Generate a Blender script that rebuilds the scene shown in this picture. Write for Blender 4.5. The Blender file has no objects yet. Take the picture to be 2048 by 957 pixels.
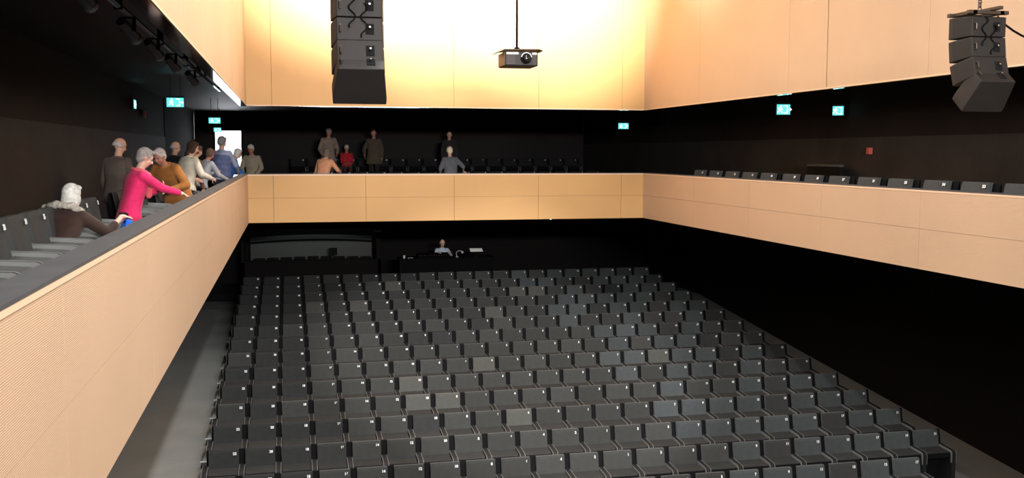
import bpy, bmesh, math, random
from mathutils import Vector, Matrix, Euler
random.seed(7)
R = math.radians
ZO = 6.1                       # height of the viewer's eye above the lowest floor
S = bpy.context.scene
C = S.collection

# ---------------------------------------------------------------- camera, world, light, exposure
S.view_settings.view_transform = 'Standard'
S.view_settings.look = 'None'
S.view_settings.gamma = 1
S.view_settings.use_curve_mapping = False
S.view_settings.exposure = 0.0

cam = bpy.data.cameras.new('camera')
cam.sensor_fit = 'HORIZONTAL'; cam.sensor_width = 36; cam.lens = 1982.3 / 2048 * 36
cam.clip_end = 200; cam.clip_start = .05
co = bpy.data.objects.new('camera', cam); C.objects.link(co)
def cam_matrix(yaw, pitch, roll):
    cy, sy, cp, sp = math.cos(yaw), math.sin(yaw), math.cos(pitch), math.sin(pitch)
    right = Vector((cy, -sy, 0)); fwd = Vector((sy*cp, cy*cp, sp)); up = right.cross(fwd)
    cr, sr = math.cos(roll), math.sin(roll)
    r2 = cr*right + sr*up; u2 = -sr*right + cr*up
    return Matrix((r2, u2, -fwd)).transposed()
co.matrix_world = Matrix.Translation((0, 0, ZO)) @ cam_matrix(.2213, -.0871, .0018).to_4x4()
S.camera = co

w = bpy.data.worlds.new('world'); S.world = w; w.use_nodes = True
w.node_tree.nodes['Background'].inputs[0].default_value = (.5, .55, .6, 1)
w.node_tree.nodes['Background'].inputs[1].default_value = .004

def area_light(name, loc, target, sx, sy, power, color=(1, 1, 1), spread=180):
    l = bpy.data.lights.new(name, 'AREA'); l.shape = 'RECTANGLE'; l.size = sx; l.size_y = sy
    l.energy = power; l.color = color; l.spread = R(spread)
    o = bpy.data.objects.new(name, l); C.objects.link(o)
    o.location = (loc[0], loc[1], loc[2] + ZO)
    d = Vector((target[0]-loc[0], target[1]-loc[1], target[2]-loc[2]))
    o.rotation_euler = d.to_track_quat('-Z', 'Y').to_euler() if d.length and abs(d.normalized().z) < .999 else (0, 0, 0)
    return o
def spot_light(name, loc, target, power, size, blend, color=(1, 1, 1), radius=.08):
    l = bpy.data.lights.new(name, 'SPOT'); l.energy = power; l.spot_size = R(size); l.spot_blend = blend
    l.color = color; l.shadow_soft_size = radius
    o = bpy.data.objects.new(name, l); C.objects.link(o)
    o.location = (loc[0], loc[1], loc[2] + ZO)
    d = Vector((target[0]-loc[0], target[1]-loc[1], target[2]-loc[2]))
    o.rotation_euler = d.to_track_quat('-Z', 'Y').to_euler()
    return o
WARM = (1, .975, .95)
area_light('ceiling_strip_light', (2.1, 8.2, 6.2), (2.1, 8.2, 0), .3, 22, 1540, WARM, 160)
area_light('ceiling_strip_light', (3.6, 8.2, 6.2), (3.6, 8.2, 0), .3, 22, 560, WARM, 160)
area_light('stage_flood', (3.6, -3.4, 1.7), (4.2, 28, -2.0), 5, .4, 700, WARM, 80)
spot_light('back_row_fill_spot', (3.6, -3.4, 6.0), (4.6, 24, -6.3), 16000, 19, .45, WARM, .15)  # added spot with no known source, brightens the back rows of seats
WASH = (1, .94, .84)
spot_light('wall_washer', (1.3, 17.3, 6.0), (1.1, 22.1, 4.7), 11500, 58, .95, WASH)
spot_light('wall_washer', (3.6, 17.3, 6.0), (3.4, 22.1, 4.3), 12500, 60, .95, WASH)
spot_light('wall_washer', (5.9, 17.3, 6.0), (6.1, 22.1, 4.0), 11500, 58, .95, WASH)
spot_light('wall_washer', (4.6, 18.8, 6.0), (8.1, 18.6, 4.9), 1300, 60, .8, (1, .975, .93))
spot_light('wall_washer', (2.4, 18.8, 6.0), (-.8, 20.0, 4.2), 650, 56, .8, (1, .975, .93))
spot_light('left_fascia_fill_spot', (6.0, -2.5, 5.4), (-.86, 3.6, -.9), 2300, 42, .9, WARM, .2)  # added spot, unseen, only to brighten the near left fascia

# ---------------------------------------------------------------- materials
def mat(name, color, rough=.6, metal=0., spec=.5, emit=None, strength=0., bump=None, vary=None, objrand=0., waves=None, sheen=0.):
    m = bpy.data.materials.new(name); m.use_nodes = True
    n = m.node_tree.nodes; L = m.node_tree.links; b = n['Principled BSDF']
    b.inputs['Base Color'].default_value = (*color, 1); b.inputs['Roughness'].default_value = rough
    b.inputs['Metallic'].default_value = metal; b.inputs['Specular IOR Level'].default_value = spec
    if sheen: b.inputs['Sheen Weight'].default_value = sheen
    if emit:
        b.inputs['Emission Color'].default_value = (*emit, 1); b.inputs['Emission Strength'].default_value = strength
    tc = n.new('ShaderNodeTexCoord')
    fac = None
    if vary:
        sc, amt = vary
        t = n.new('ShaderNodeTexNoise'); t.inputs['Scale'].default_value = sc; t.inputs['Detail'].default_value = 4
        L.new(tc.outputs['Object'], t.inputs['Vector'])
        mr = n.new('ShaderNodeMapRange'); mr.inputs[1].default_value = .3; mr.inputs[2].default_value = .7
        mr.inputs[3].default_value = 1-amt; mr.inputs[4].default_value = 1+amt
        L.new(t.outputs['Fac'], mr.inputs[0]); fac = mr.outputs[0]
    if objrand:
        oi = n.new('ShaderNodeObjectInfo'); mr = n.new('ShaderNodeMapRange')
        mr.inputs[3].default_value = 1-objrand; mr.inputs[4].default_value = 1+objrand
        L.new(oi.outputs['Random'], mr.inputs[0])
        if fac:
            mm = n.new('ShaderNodeMath'); mm.operation = 'MULTIPLY'; L.new(fac, mm.inputs[0]); L.new(mr.outputs[0], mm.inputs[1]); fac = mm.outputs[0]
        else: fac = mr.outputs[0]
    wv = None
    if waves:
        axis, sc, amt, bmp = waves
        wv = n.new('ShaderNodeTexWave'); wv.bands_direction = axis; wv.inputs['Scale'].default_value = sc
        wv.inputs['Distortion'].default_value = 0; L.new(tc.outputs['Object'], wv.inputs['Vector'])
        mr = n.new('ShaderNodeMapRange'); mr.inputs[3].default_value = 1-amt; mr.inputs[4].default_value = 1+amt
        L.new(wv.outputs['Fac'], mr.inputs[0])
        if fac:
            mm = n.new('ShaderNodeMath'); mm.operation = 'MULTIPLY'; L.new(fac, mm.inputs[0]); L.new(mr.outputs[0], mm.inputs[1]); fac = mm.outputs[0]
        else: fac = mr.outputs[0]
        if bmp:
            bp = n.new('ShaderNodeBump'); bp.inputs['Strength'].default_value = bmp; bp.inputs['Distance'].default_value = .01
            L.new(wv.outputs['Fac'], bp.inputs['Height']); L.new(bp.outputs[0], b.inputs['Normal'])
    if fac:
        vm = n.new('ShaderNodeVectorMath'); vm.operation = 'SCALE'
        vm.inputs[0].default_value = color; L.new(fac, vm.inputs['Scale']); L.new(vm.outputs[0], b.inputs['Base Color'])
    if bump and not waves:
        t = n.new('ShaderNodeTexNoise'); t.inputs['Scale'].default_value = bump[0]; t.inputs['Detail'].default_value = 5
        L.new(tc.outputs['Object'], t.inputs['Vector'])
        bp = n.new('ShaderNodeBump'); bp.inputs['Strength'].default_value = bump[1]; bp.inputs['Distance'].default_value = .01
        L.new(t.outputs['Fac'], bp.inputs['Height']); L.new(bp.outputs[0], b.inputs['Normal'])
    return m
M = {}
M['panel_side'] = mat('salmon_ribbed_panel', (.52, .355, .232), .55, vary=(.55, .05), waves=('Z', 36, .035, .15))
M['panel_back'] = mat('golden_ribbed_panel', (.53, .30, .112), .55, vary=(.55, .05), waves=('Z', 36, .035, .15))
M['gap'] = mat('panel_gap', (.05, .03, .018), .8)
M['edge'] = mat('panel_edge', (.72, .50, .34), .5)
M['gloss_trim'] = mat('glossy_trim', (.30, .31, .33), .07, metal=1)
M['cap'] = mat('rail_cap', (.075, .075, .078), .42, vary=(6, .1))
M['black'] = mat('black_paint', (.009, .008, .008), .85, spec=.12)
M['dark_wall'] = mat('dark_brown_wall', (.016, .0105, .009), .8, spec=.2, vary=(.8, .2))
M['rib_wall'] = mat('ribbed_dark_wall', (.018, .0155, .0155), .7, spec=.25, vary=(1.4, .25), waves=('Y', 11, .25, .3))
M['rib_wall_r'] = mat('ribbed_dark_wall_right', (.034, .030, .029), .7, spec=.25, vary=(1.4, .25), waves=('Y', 11, .25, .3))  # same ribbing, albedo raised in place of light missing on the right
M['rib_wall_x'] = mat('ribbed_dark_wall_back', (.009, .0075, .0075), .7, spec=.25, waves=('X', 11, .25, .3))  # darker copy of the ribbing, shade at the back put into the colour
M['ceil'] = mat('black_ceiling', (.012, .012, .013), .6)
M['tier'] = mat('grey_tier_floor', (.225, .23, .22), .75, spec=.3, vary=(1.3, .08), waves=('Y', 3.0, .03, 0))
M['kerb'] = mat('aisle_kerb', (.27, .275, .26), .6)
M['balc_floor'] = mat('balcony_floor', (.03, .03, .032), .7)
M['fabric'] = mat('charcoal_upholstery', (.038, .0395, .038), .9, spec=.2, vary=(9, .10), objrand=.16, bump=(220, .15), sheen=.15)
M['fabric_light'] = mat('worn_grey_upholstery', (.072, .072, .066), .9, spec=.2, vary=(9, .10), bump=(220, .15), sheen=.15)
M['fabric_dark'] = mat('dark_upholstery', (.030, .031, .032), .9, spec=.2, vary=(9, .12), bump=(220, .15))
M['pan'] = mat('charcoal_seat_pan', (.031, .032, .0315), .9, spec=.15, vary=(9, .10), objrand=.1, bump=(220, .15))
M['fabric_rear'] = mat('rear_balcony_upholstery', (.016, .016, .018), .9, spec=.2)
M['fabric_blue'] = mat('lit_blue_grey_upholstery', (.054, .061, .063), .9, spec=.2, vary=(9, .10), objrand=.1, bump=(220, .15), sheen=.1)  # blue-grey fabric, brightened to stand in for light on the right-hand seats
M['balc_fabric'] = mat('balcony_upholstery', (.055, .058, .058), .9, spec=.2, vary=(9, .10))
M['arm'] = mat('armrest_block', (.010, .0105, .0115), .7, spec=.3)
M['piping'] = mat('armrest_piping', (.16, .165, .16), .5)
M['shell'] = mat('seat_shell', (.006, .006, .007), .9, spec=.1)
M['number'] = mat('white_numeral', (.95, .95, .93), .45)
M['step_mark'] = mat('step_marker', (.9, .9, .88), .35)
M['sign_cyan'] = mat('sign_cyan', (.0, .2, .2), .4, emit=(.10, .78, .80), strength=1.6)
M['sign_white'] = mat('sign_white', (.8, .8, .8), .4, emit=(.80, 1, .98), strength=2.6)
M['sign_case'] = mat('sign_case', (.07, .08, .085), .5)
M['red'] = mat('red_plastic', (.55, .10, .075), .5)
M['cabinet'] = mat('speaker_cabinet', (.0095, .0076, .0068), .6, spec=.3, vary=(8, .1), bump=(160, .2))
M['hardware'] = mat('rigging_metal', (.06, .045, .035), .4, metal=.6)
M['chrome'] = mat('bright_metal', (.6, .58, .56), .22, metal=1)
M['white_plastic'] = mat('white_plastic', (.75, .74, .72), .35)
M['proj_case'] = mat('projector_shell', (.016, .014, .014), .45, spec=.3)
M['proj_side'] = mat('projector_side', (.16, .09, .055), .5)
M['lens'] = mat('lens_glass', (.01, .01, .012), .05, spec=1)
M['cable'] = mat('cable', (.004, .0035, .003), .8, spec=.05)
M['skin'] = mat('skin', (.62, .36, .27), .5, vary=(14, .06))
M['skin_red'] = mat('ruddy_skin', (.50, .22, .155), .5, vary=(14, .06))
M['eye'] = mat('dark_eye', (.02, .015, .012), .2)
M['lip'] = mat('lip', (.36, .12, .10), .5)
M['shoe'] = mat('shoe', (.02, .018, .016), .4)
def cloth(name, c, v=.15): return mat(name, c, .85, spec=.2, vary=(10, v), bump=(40, .35), sheen=.1)
M['glass'] = mat('dark_glass', (.02, .022, .024), .04, spec=.6)
M['lobby'] = mat('lobby_glow', (.9, .9, .92), .6, emit=(.93, .95, 1), strength=3.0)  # lobby wall glows by itself, standing in for lamplight on it

# ---------------------------------------------------------------- mesh helpers
class MB:
    def __init__(s): s.v = []; s.f = []; s.m = []
    def add(s, vs, fs, mi=0):
        o = len(s.v); s.v += [tuple(x) for x in vs]; s.f += [tuple(i+o for i in f) for f in fs]; s.m += [mi]*len(fs)
    def box(s, x0, x1, y0, y1, z0, z1, mi=0):
        s.add([(x, y, z) for z in (z0, z1) for y in (y0, y1) for x in (x0, x1)],
              [(0, 2, 3, 1), (4, 5, 7, 6), (0, 1, 5, 4), (2, 6, 7, 3), (0, 4, 6, 2), (1, 3, 7, 5)], mi)
    def tube(s, p, q, r0, r1=None, n=10, mi=0):
        r1 = r0 if r1 is None else r1
        p, q = Vector(p), Vector(q); d = (q-p).normalized(); a = d.orthogonal().normalized(); b = d.cross(a)
        vs = [c + (a*math.cos(t)+b*math.sin(t))*r for c, r in ((p, r0), (q, r1)) for t in [2*math.pi*i/n for i in range(n)]]
        s.add(vs, [(i, (i+1) % n, n+(i+1) % n, n+i) for i in range(n)] + [tuple(range(n))[::-1], tuple(range(n, 2*n))], mi)
    def path(s, pts, r, n=8, mi=0):
        for a, b in zip(pts, pts[1:]): s.tube(a, b, r, r, n, mi)
    def prism(s, poly, axis, a, b, mi=0):
        def P(u, v, t): return {'x': (t, u, v), 'y': (u, t, v), 'z': (u, v, t)}[axis]
        n = len(poly)
        s.add([P(u, v, a) for u, v in poly] + [P(u, v, b) for u, v in poly],
              [(i, (i+1) % n, n+(i+1) % n, n+i) for i in range(n)] + [tuple(range(n))[::-1], tuple(range(n, 2*n))], mi)
    def ball(s, c, r, n=10, mi=0):
        rx, ry, rz = (r, r, r) if isinstance(r, (int, float)) else r
        vs = [(c[0], c[1], c[2]+rz)]; fs = []; k = n//2
        for i in range(1, k):
            t = math.pi*i/k
            for j in range(n):
                p = 2*math.pi*j/n
                vs.append((c[0]+rx*math.sin(t)*math.cos(p), c[1]+ry*math.sin(t)*math.sin(p), c[2]+rz*math.cos(t)))
        vs.append((c[0], c[1], c[2]-rz)); L = len(vs)-1
        for j in range(n): fs.append((0, 1+j, 1+(j+1) % n))
        for i in range(k-2):
            for j in range(n): a = 1+i*n+j; b = 1+i*n+(j+1) % n; fs.append((a, a+n, b+n, b))
        for j in range(n): fs.append((L, L-n+(j+1) % n, L-n+j))
        s.add(vs, fs, mi)
    def mesh(s, name, mats, bevel=0, seg=2, smooth=False):
        me = bpy.data.meshes.new(name); me.from_pydata(s.v, [], s.f)
        for m in (mats if isinstance(mats, (list, tuple)) else [mats]): me.materials.append(m)
        me.polygons.foreach_set('material_index', s.m)
        bm = bmesh.new(); bm.from_mesh(me); bmesh.ops.recalc_face_normals(bm, faces=bm.faces)
        if bevel:
            bmesh.ops.bevel(bm, geom=list(bm.edges), offset=bevel, segments=seg, affect='EDGES', profile=.5, clamp_overlap=True)
        bm.to_mesh(me); bm.free()
        if smooth:
            for p in me.polygons: p.use_smooth = True
        return me
def ob(name, me, parent=None, loc=None, rot=None):
    o = bpy.data.objects.new(name, me); C.objects.link(o)
    if parent: o.parent = parent
    if loc: o.location = loc
    if rot: o.rotation_euler = rot
    return o
def tag(o, label=None, cat=None, group=None, kind=None):
    for k, v in (('label', label), ('category', cat), ('group', group), ('kind', kind)):
        if v: o[k] = v
    return o
def thing(name, label, cat, loc, rz=0, group=None):
    o = ob(name, None, None, (loc[0], loc[1], loc[2]+ZO), (0, 0, rz)); o.empty_display_size = .1
    return tag(o, label, cat, group)
def copy_tree(o, parent=None):
    c = o.copy(); C.objects.link(c)
    if parent: c.parent = parent
    for ch in o.children: copy_tree(ch, c)
    return c
def struct(name, mb, mats, **k):
    o = ob(name, mb.mesh(name, mats, **k), None, (0, 0, ZO)); o['kind'] = 'structure'; return o

# ---------------------------------------------------------------- the hall
XL, XR, YB = -.8635, 8.1437, 22.13
ZU, ZT, ZB = .992, -.481, -1.534
TH = .14
Y0, YE = -4.0, 34.2            # stage end, far end
TOP = 6.6
BL, BR = -3.0, 10.3            # balcony outer walls
CZ = 1.35                      # balcony ceiling
sideY = [Y0] + [19.1-2.5*k for k in range(9, -1, -1)] + [YB]
sideY = [y for y in sideY if y > Y0 or y == Y0]
backX = [XL, -.33, 1.66, 3.64, 5.60, 7.60, XR]
g = .006
def side_wall(name, x, sgn, z0, z1, zs, ys, wide=None):
    """panels facing the hall at plane x, slab behind it on side sgn"""
    mb = MB()
    a, b = sorted((x + sgn*.02, x + sgn*TH)); mb.box(a, b, Y0, YB+TH, z0+.001, z1-.001, 1)
    for ya, yb in zip(ys, ys[1:]):
        for za, zb in zip(zs, zs[1:]):
            e = .02 if wide and abs(yb-wide) < .01 else 0
            a, b = sorted((x, x + sgn*.021))
            mb.box(a, b, ya + (g/2 if ya != ys[0] else 0), yb - (g/2 if yb != ys[-1] else 0) - e, za + (.0015 if za != zs[0] else 0), zb - (.0015 if zb != zs[-1] else 0), 0)
    return struct(name, mb, [M['panel_side'], M['gap']])
def back_wall(name, z0, z1, zs):
    mb = MB(); mb.box(XL-TH, XR+TH, YB+.02, YB+TH, z0+.001, z1-.001, 1)
    for xa, xb in zip(backX, backX[1:]):
        for za, zb in zip(zs, zs[1:]):
            mb.box(xa + (g/2 if xa != XL else 0), xb - (g/2 if xb != XR else 0), YB, YB+.021, za + (.0015 if za != zs[0] else 0), zb - (.0015 if zb != zs[-1] else 0), 0)
    return struct(name, mb, [M['panel_back'], M['gap']])
zm = (ZT+ZB)/2 + .01
side_wall('wall_left_fascia', XL, -1, ZB, ZT, [ZB, zm, ZT], sideY)
side_wall('wall_right_fascia', XR, 1, ZB, ZT, [ZB, zm, ZT], sideY)
back_wall('wall_back_fascia', ZB, ZT, [ZB, zm, ZT])
side_wall('wall_left_upper', XL, -1, ZU, TOP, [ZU, TOP], sideY)
upR = [Y0, -1.0, 1.5, 4.0, 6.5, 9.04, 11.54, 14.06, 15.26, 18.95, YB]
side_wall('wall_right_upper', XR, 1, ZU, TOP, [ZU, TOP], upR, wide=14.06)
back_wall('wall_back_upper', ZU, TOP, [ZU, TOP])
# pale lower lip of the upper panels and light reveal on the fascia tops
mb = MB()
for z0, z1, lip in ((ZT-.028, ZT-.002, .004), (ZU+.001, ZU+.02, .004)):
    mb.box(XL-.02, XL+lip, Y0, YB, z0, z1); mb.box(XR-lip, XR+.02, Y0, YB, z0, z1); mb.box(XL, XR, YB-lip, YB+.02, z0, z1)
struct('trim_1', mb, M['edge'])
# glossy underside of the upper walls
mb = MB()
mb.box(XL-TH, XL-.004, Y0, YB+TH, ZU-.006, ZU); mb.box(XR+.004, XR+TH, Y0, YB+TH, ZU-.006, ZU); mb.box(XL-.004, XR+.004, YB+.004, YB+TH, ZU-.006, ZU)
struct('trim_2', mb, M['gloss_trim'])
# dark rail cap on the parapets
mb = MB()
mb.box(XL-TH-.01, XL+.006, Y0, YB+TH, ZT, ZT+.014); mb.box(XR-.006, XR+TH+.01, Y0, YB+TH, ZT, ZT+.014); mb.box(XL+.006, XR-.006, YB-.006, YB+TH+.01, ZT, ZT+.014)
struct('trim_3', mb, M['cap'])
# balcony floors (undersides are the black soffit of the stalls)
mb = MB()
mb.box(-3.15, XL-.02, Y0, YE, ZB+.004, -1.46); mb.box(XR+.02, 12.45, Y0, YE, ZB+.004, -1.46); mb.box(XL-.02, XR+.02, YB+.02, YE, ZB+.004, -1.46)
struct('floor_balcony', mb, M['balc_floor'])
mb = MB(); mb.box(BL, -1.12, Y0, 21.6, -1.46, -1.325); struct('floor_balcony_left_step', mb, M['balc_floor'])
mb = MB(); mb.box(8.6, BR, Y0, 21.6, -1.46, -1.24); struct('floor_balcony_right_step', mb, M['balc_floor'])
mb = MB(); mb.box(-.8, BR, 32.2, YE, -1.46, -1.06); struct('floor_balcony_back_step', mb, M['balc_floor'])
# balcony ceilings and the hall ceiling
mb = MB()
mb.box(-3.15, XL-TH, Y0, YE, CZ, CZ+.1); mb.box(XR+TH, BR+.15, Y0, YE, CZ, CZ+.1); mb.box(XL-TH, XR+TH, YB+TH, YE, CZ, CZ+.1)
struct('ceiling_balcony', mb, M['ceil'])
mb = MB(); mb.box(XL-TH, XR+TH, Y0, YB+TH, TOP, TOP+.1); struct('ceiling', mb, M['ceil'])
# balcony outer walls: ribbed panelling below, dark plaster above
ZR = .37
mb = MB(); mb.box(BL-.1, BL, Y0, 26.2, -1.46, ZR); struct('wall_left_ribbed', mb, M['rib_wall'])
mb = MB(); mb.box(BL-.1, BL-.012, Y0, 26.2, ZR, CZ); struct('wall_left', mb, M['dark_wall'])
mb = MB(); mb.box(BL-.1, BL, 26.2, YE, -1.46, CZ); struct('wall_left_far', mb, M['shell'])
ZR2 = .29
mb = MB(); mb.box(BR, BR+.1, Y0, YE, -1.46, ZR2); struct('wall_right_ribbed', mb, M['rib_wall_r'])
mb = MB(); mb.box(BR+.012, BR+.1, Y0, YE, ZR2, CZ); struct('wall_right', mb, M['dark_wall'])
# back wall of the back balcony with the open lobby door at its left end
DX0, DX1, DZ = -2.35, -1.52, .70
mb = MB()
mb.box(DX1, BR, YE, YE+.1, -1.46, .42); mb.box(BL, DX0, YE, YE+.1, -1.46, .42)
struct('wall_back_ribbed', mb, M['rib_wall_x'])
mb = MB(); mb.box(DX1, BR, YE+.012, YE+.1, .42, CZ); mb.box(BL, DX0, YE+.012, YE+.1, .42, CZ); mb.box(DX0, DX1, YE+.012, YE+.1, DZ, CZ)
struct('wall_back', mb, M['dark_wall'])
mb = MB()
mb.box(DX0-.06, DX0, YE-.02, YE+.1, -1.46, DZ+.06); mb.box(DX1, DX1+.06, YE-.02, YE+.1, -1.46, DZ+.06); mb.box(DX0, DX1, YE-.02, YE+.1, DZ, DZ+.06)
struct('door_1', mb, M['black'])
mb = MB(); mb.box(-3.3, -.6, 36.4, 36.5, -1.5, 1.3); struct('wall_lobby', mb, M['lobby'])
mb = MB(); mb.box(-3.3, -.6, YE+.1, 36.4, -1.56, -1.46); mb.box(-3.3, -.6, YE+.1, 36.4, 1.3, 1.4); mb.box(-3.4, -3.3, YE+.1, 36.5, -1.56, 1.4); mb.box(-.6, -.5, YE+.1, 36.5, -1.56, 1.4)
struct('wall_lobby_sides', mb, M['white_plastic'])
area_light('lobby_light', (-1.9, 35.2, 1.25), (-1.9, 35.2, 0), 1.2, 1.2, 260, (.9, .95, 1))
# stage end behind the viewer
mb = MB(); mb.box(-3.3, 12.6, Y0-.1, Y0, -6.2, TOP); struct('wall_stage', mb, M['black'])

# ---------------------------------------------------------------- stalls: tiers, aisles, lower walls
NROW = 15
def rowY(j): return 28.5344 - 1.0784*j
def rowF(j): return -3.5603 - .0973*j + .0004*j*j - .80
mb = MB()
for j in range(-1, 19):
    y0, y1 = rowY(j)-.60, rowY(j)+.4784 if j >= 0 else rowY(0)+1.5
    if j < 0: y0 = rowY(0)+.4784
    z = rowF(max(j, 0))
    mb.box(-1.42, 10.86, y0, y1, -6.2, z)
struct('floor_tiers', mb, M['balc_floor'])
def rampZ(y): return rowF((rowY(0)-y)/1.0784)-.02
ysr = [rowY(18)-.6, rowY(12), rowY(6), rowY(0), rowY(0)+1.5]
for nm, xa, xb in (('left', -3.1, -1.5), ('right', 10.86, 12.4)):
    mb = MB()
    for ya, yb in zip(ysr, ysr[1:]):
        mb.add([(x, y, z) for y in (ya, yb) for x in (xa, xb) for z in (rampZ(min(y, rowY(0))), -6.2)],
               [(0, 2, 6, 4), (1, 5, 7, 3), (0, 4, 5, 1), (2, 3, 7, 6), (0, 1, 3, 2), (4, 6, 7, 5)])
    struct('floor_aisle_'+nm, mb, M['tier'])
mb = MB(); mb.box(-3.1, 12.4, Y0, rowY(18)-.6, -6.25, rowF(18)-.1); mb.box(-3.1, 12.4, rowY(0)+1.5, YE, -6.2, rowF(0)-.02); struct('floor', mb, M['balc_floor'])
mb = MB()
for j in range(0, 17):
    z = rowF(j); mb.box(-1.52, -1.42, rowY(j)-.60, rowY(j)+.4784, z-.25, z+.035)
struct('trim_4', mb, M['kerb'])
mb = MB(); mb.box(-3.2, -3.1, Y0, YE, -6.2, ZB); struct('wall_left_stalls', mb, M['black'])
mb = MB(); mb.box(12.4, 12.5, Y0, YE, -6.2, ZB); struct('wall_right_stalls', mb, M['black'])
mb = MB(); mb.box(-3.1, -1.5, 33.6, 33.7, -6.2, ZB); mb.box(2.85, 12.4, 33.6, 33.7, -6.2, ZB); mb.box(-1.5, 2.85, 31.9, 32.0, -6.2, -3.42); mb.box(-1.5, 2.85, 31.9, 32.0, -2.42, ZB); mb.box(2.75, 2.85, 31.9, 33.7, -6.2, ZB); mb.box(-1.5, -1.4, 31.9, 33.7, -6.2, ZB); mb.box(-1.4, 2.75, 33.6, 33.7, -6.2, ZB)
struct('wall_back_stalls', mb, M['black'])

# step markers beside each row of the left aisle
mm = MB(); mm.box(-.06, .06, -.018, .018, 0, .02); mk = mm.mesh('step_marker', M['step_mark'], bevel=.004, seg=1)
ORD = ['', 'first', 'second', 'third', 'fourth', 'fifth', 'sixth', 'seventh', 'eighth', 'ninth', 'tenth', 'eleventh', 'twelfth', 'thirteenth', 'fourteenth', 'fifteenth', 'sixteenth', 'seventeenth', 'eighteenth', 'nineteenth', 'twentieth', 'twenty-first', 'twenty-second']
for j in range(3, 14):
    o = ob('step_marker', mk, None, (-1.49, rowY(j)-.575, ZO+rowF(j)+.035))
    tag(o, 'white step marker on left aisle kerb beside the %s seat row from the back' % ORD[j+1], 'step marker', 'step markers along the left aisle')

# ---------------------------------------------------------------- seats
def seat_meshes(fab, fab2):
    d = {}
    b = MB()
    # backrest: slightly reclined padded slab, facing -Y
    n = 6; pts = []
    for i in range(n+1):
        u = -.226 + .452*i/n
        pts.append((u, .016*(1-(2*u/.452)**2)))
    vs = []; fs = []
    for z, yo in ((.40, -.055), (.60, -.012), (.82, .03), (.855, .045)):
        for u, dpt in pts: vs.append((u, yo + dpt, z))
        for u, dpt in reversed(pts): vs.append((u*(1 if z < .85 else .985), yo + .06, z))
    K = 2*(n+1)
    for r in range(3):
        for i in range(K): fs.append((r*K+i, r*K+(i+1) % K, (r+1)*K+(i+1) % K, (r+1)*K+i))
    fs += [tuple(range(K))[::-1], tuple(range(3*K, 4*K))]
    b.add(vs, fs); d['backrest'] = b.mesh('backrest', fab)
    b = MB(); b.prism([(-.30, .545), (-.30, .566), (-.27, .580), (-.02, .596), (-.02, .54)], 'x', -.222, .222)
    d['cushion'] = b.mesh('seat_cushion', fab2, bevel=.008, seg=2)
    b = MB(); b.prism([(-.29, .46), (-.318, .49), (-.315, .560), (-.301, .566), (-.301, .546), (-.02, .539), (-.03, .46), (-.10, .41)], 'x', -.217, .217)
    d['shell'] = b.mesh('seat_shell', M['shell'])
    for nm, xa in (('back', -.226), ('back_end', -.262)):
        b = MB(); b.prism([(.035, .0), (.035, .40), (.072, .60), (.122, .843), (.14, .843), (.14, .60), (.12, .0)], 'x', xa, .318)
        d[nm] = b.mesh('back_shell', M['shell'])
    # one shared armrest block per gap, down to the floor, with pale piping along its two upper edges
    prof = [(.06, .0), (-.33, .0), (-.345, .03), (-.345, .55), (-.33, .585), (-.295, .602), (.06, .622)]
    b = MB(); b.prism(prof, 'x', -.036, .036)
    strip = [(.03, .585), (-.285, .57), (-.31, .555), (-.32, .40), (-.349, .40), (-.349, .555), (-.333, .589), (-.295, .606), (.03, .626)]
    for x in (-.044, .036): b.prism(strip, 'x', x, x+.008, 1)
    d['side'] = b.mesh('armrest', [M['arm'], M['piping']])
    return d
num_mesh = {}
def number_mesh(k):
    if k in num_mesh: return num_mesh[k]
    cu = bpy.data.curves.new('seat_number', 'FONT'); cu.body = str(k); cu.size = .056; cu.align_x = 'CENTER'; cu.align_y = 'CENTER'
    cu.extrude = .0015; cu.offset = .0022
    t = bpy.data.objects.new('tmp', cu); C.objects.link(t); bpy.context.view_layer.update()
    me = bpy.data.meshes.new_from_object(t.evaluated_get(bpy.context.evaluated_depsgraph_get())); me.name = 'seat_number'
    me.materials.clear(); me.materials.append(M['number']); bpy.data.objects.remove(t)
    num_mesh[k] = me; return me
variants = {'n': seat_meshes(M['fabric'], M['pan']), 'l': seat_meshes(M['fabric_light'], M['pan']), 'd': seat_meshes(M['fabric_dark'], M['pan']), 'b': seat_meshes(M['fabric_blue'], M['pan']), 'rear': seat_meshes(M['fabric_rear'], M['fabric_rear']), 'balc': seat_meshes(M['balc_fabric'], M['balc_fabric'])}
proto = {}
def seat(kind, name, loc, rz, number, label, cat, group, sx=1, end=False):
    d = variants[kind]
    if (kind, name, end) not in proto:
        t = ob(name, None); t.empty_display_size = .1
        ob('backrest', d['backrest'], t); ob('seat_cushion', d['cushion'], t)
        ob('seat_shell', d['shell'], t); ob('back_shell', d['back_end' if end else 'back'], t); ob('armrest', d['side'], t, (.275, 0, 0))
        if end: ob('armrest', d['side'], t, (-.2735, 0, 0))
        ob('seat_number', number_mesh(number), t, (.165, .012, .80), (R(79), 0, 0))
        proto[(kind, name, end)] = t
    else:
        t = copy_tree(proto[(kind, name, end)])
        for ch in t.children:
            if ch.name.startswith('seat_number'): ch.data = number_mesh(number)
    t.location = (loc[0], loc[1], loc[2]+ZO); t.rotation_euler = (0, 0, rz); t.scale = (sx, 1, 1)
    tag(t, label, cat, group); return t
def seat_no(c): return 22-2*c if c <= 10 else 2*(c-11)+1
light_seats = {(4, 11), (2, 13), (2, 14), (8, 9), (8, 16), (3, 3), (3, 5), (1, 7), (10, 6), (10, 7), (9, 6), (11, 9)}
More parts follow.
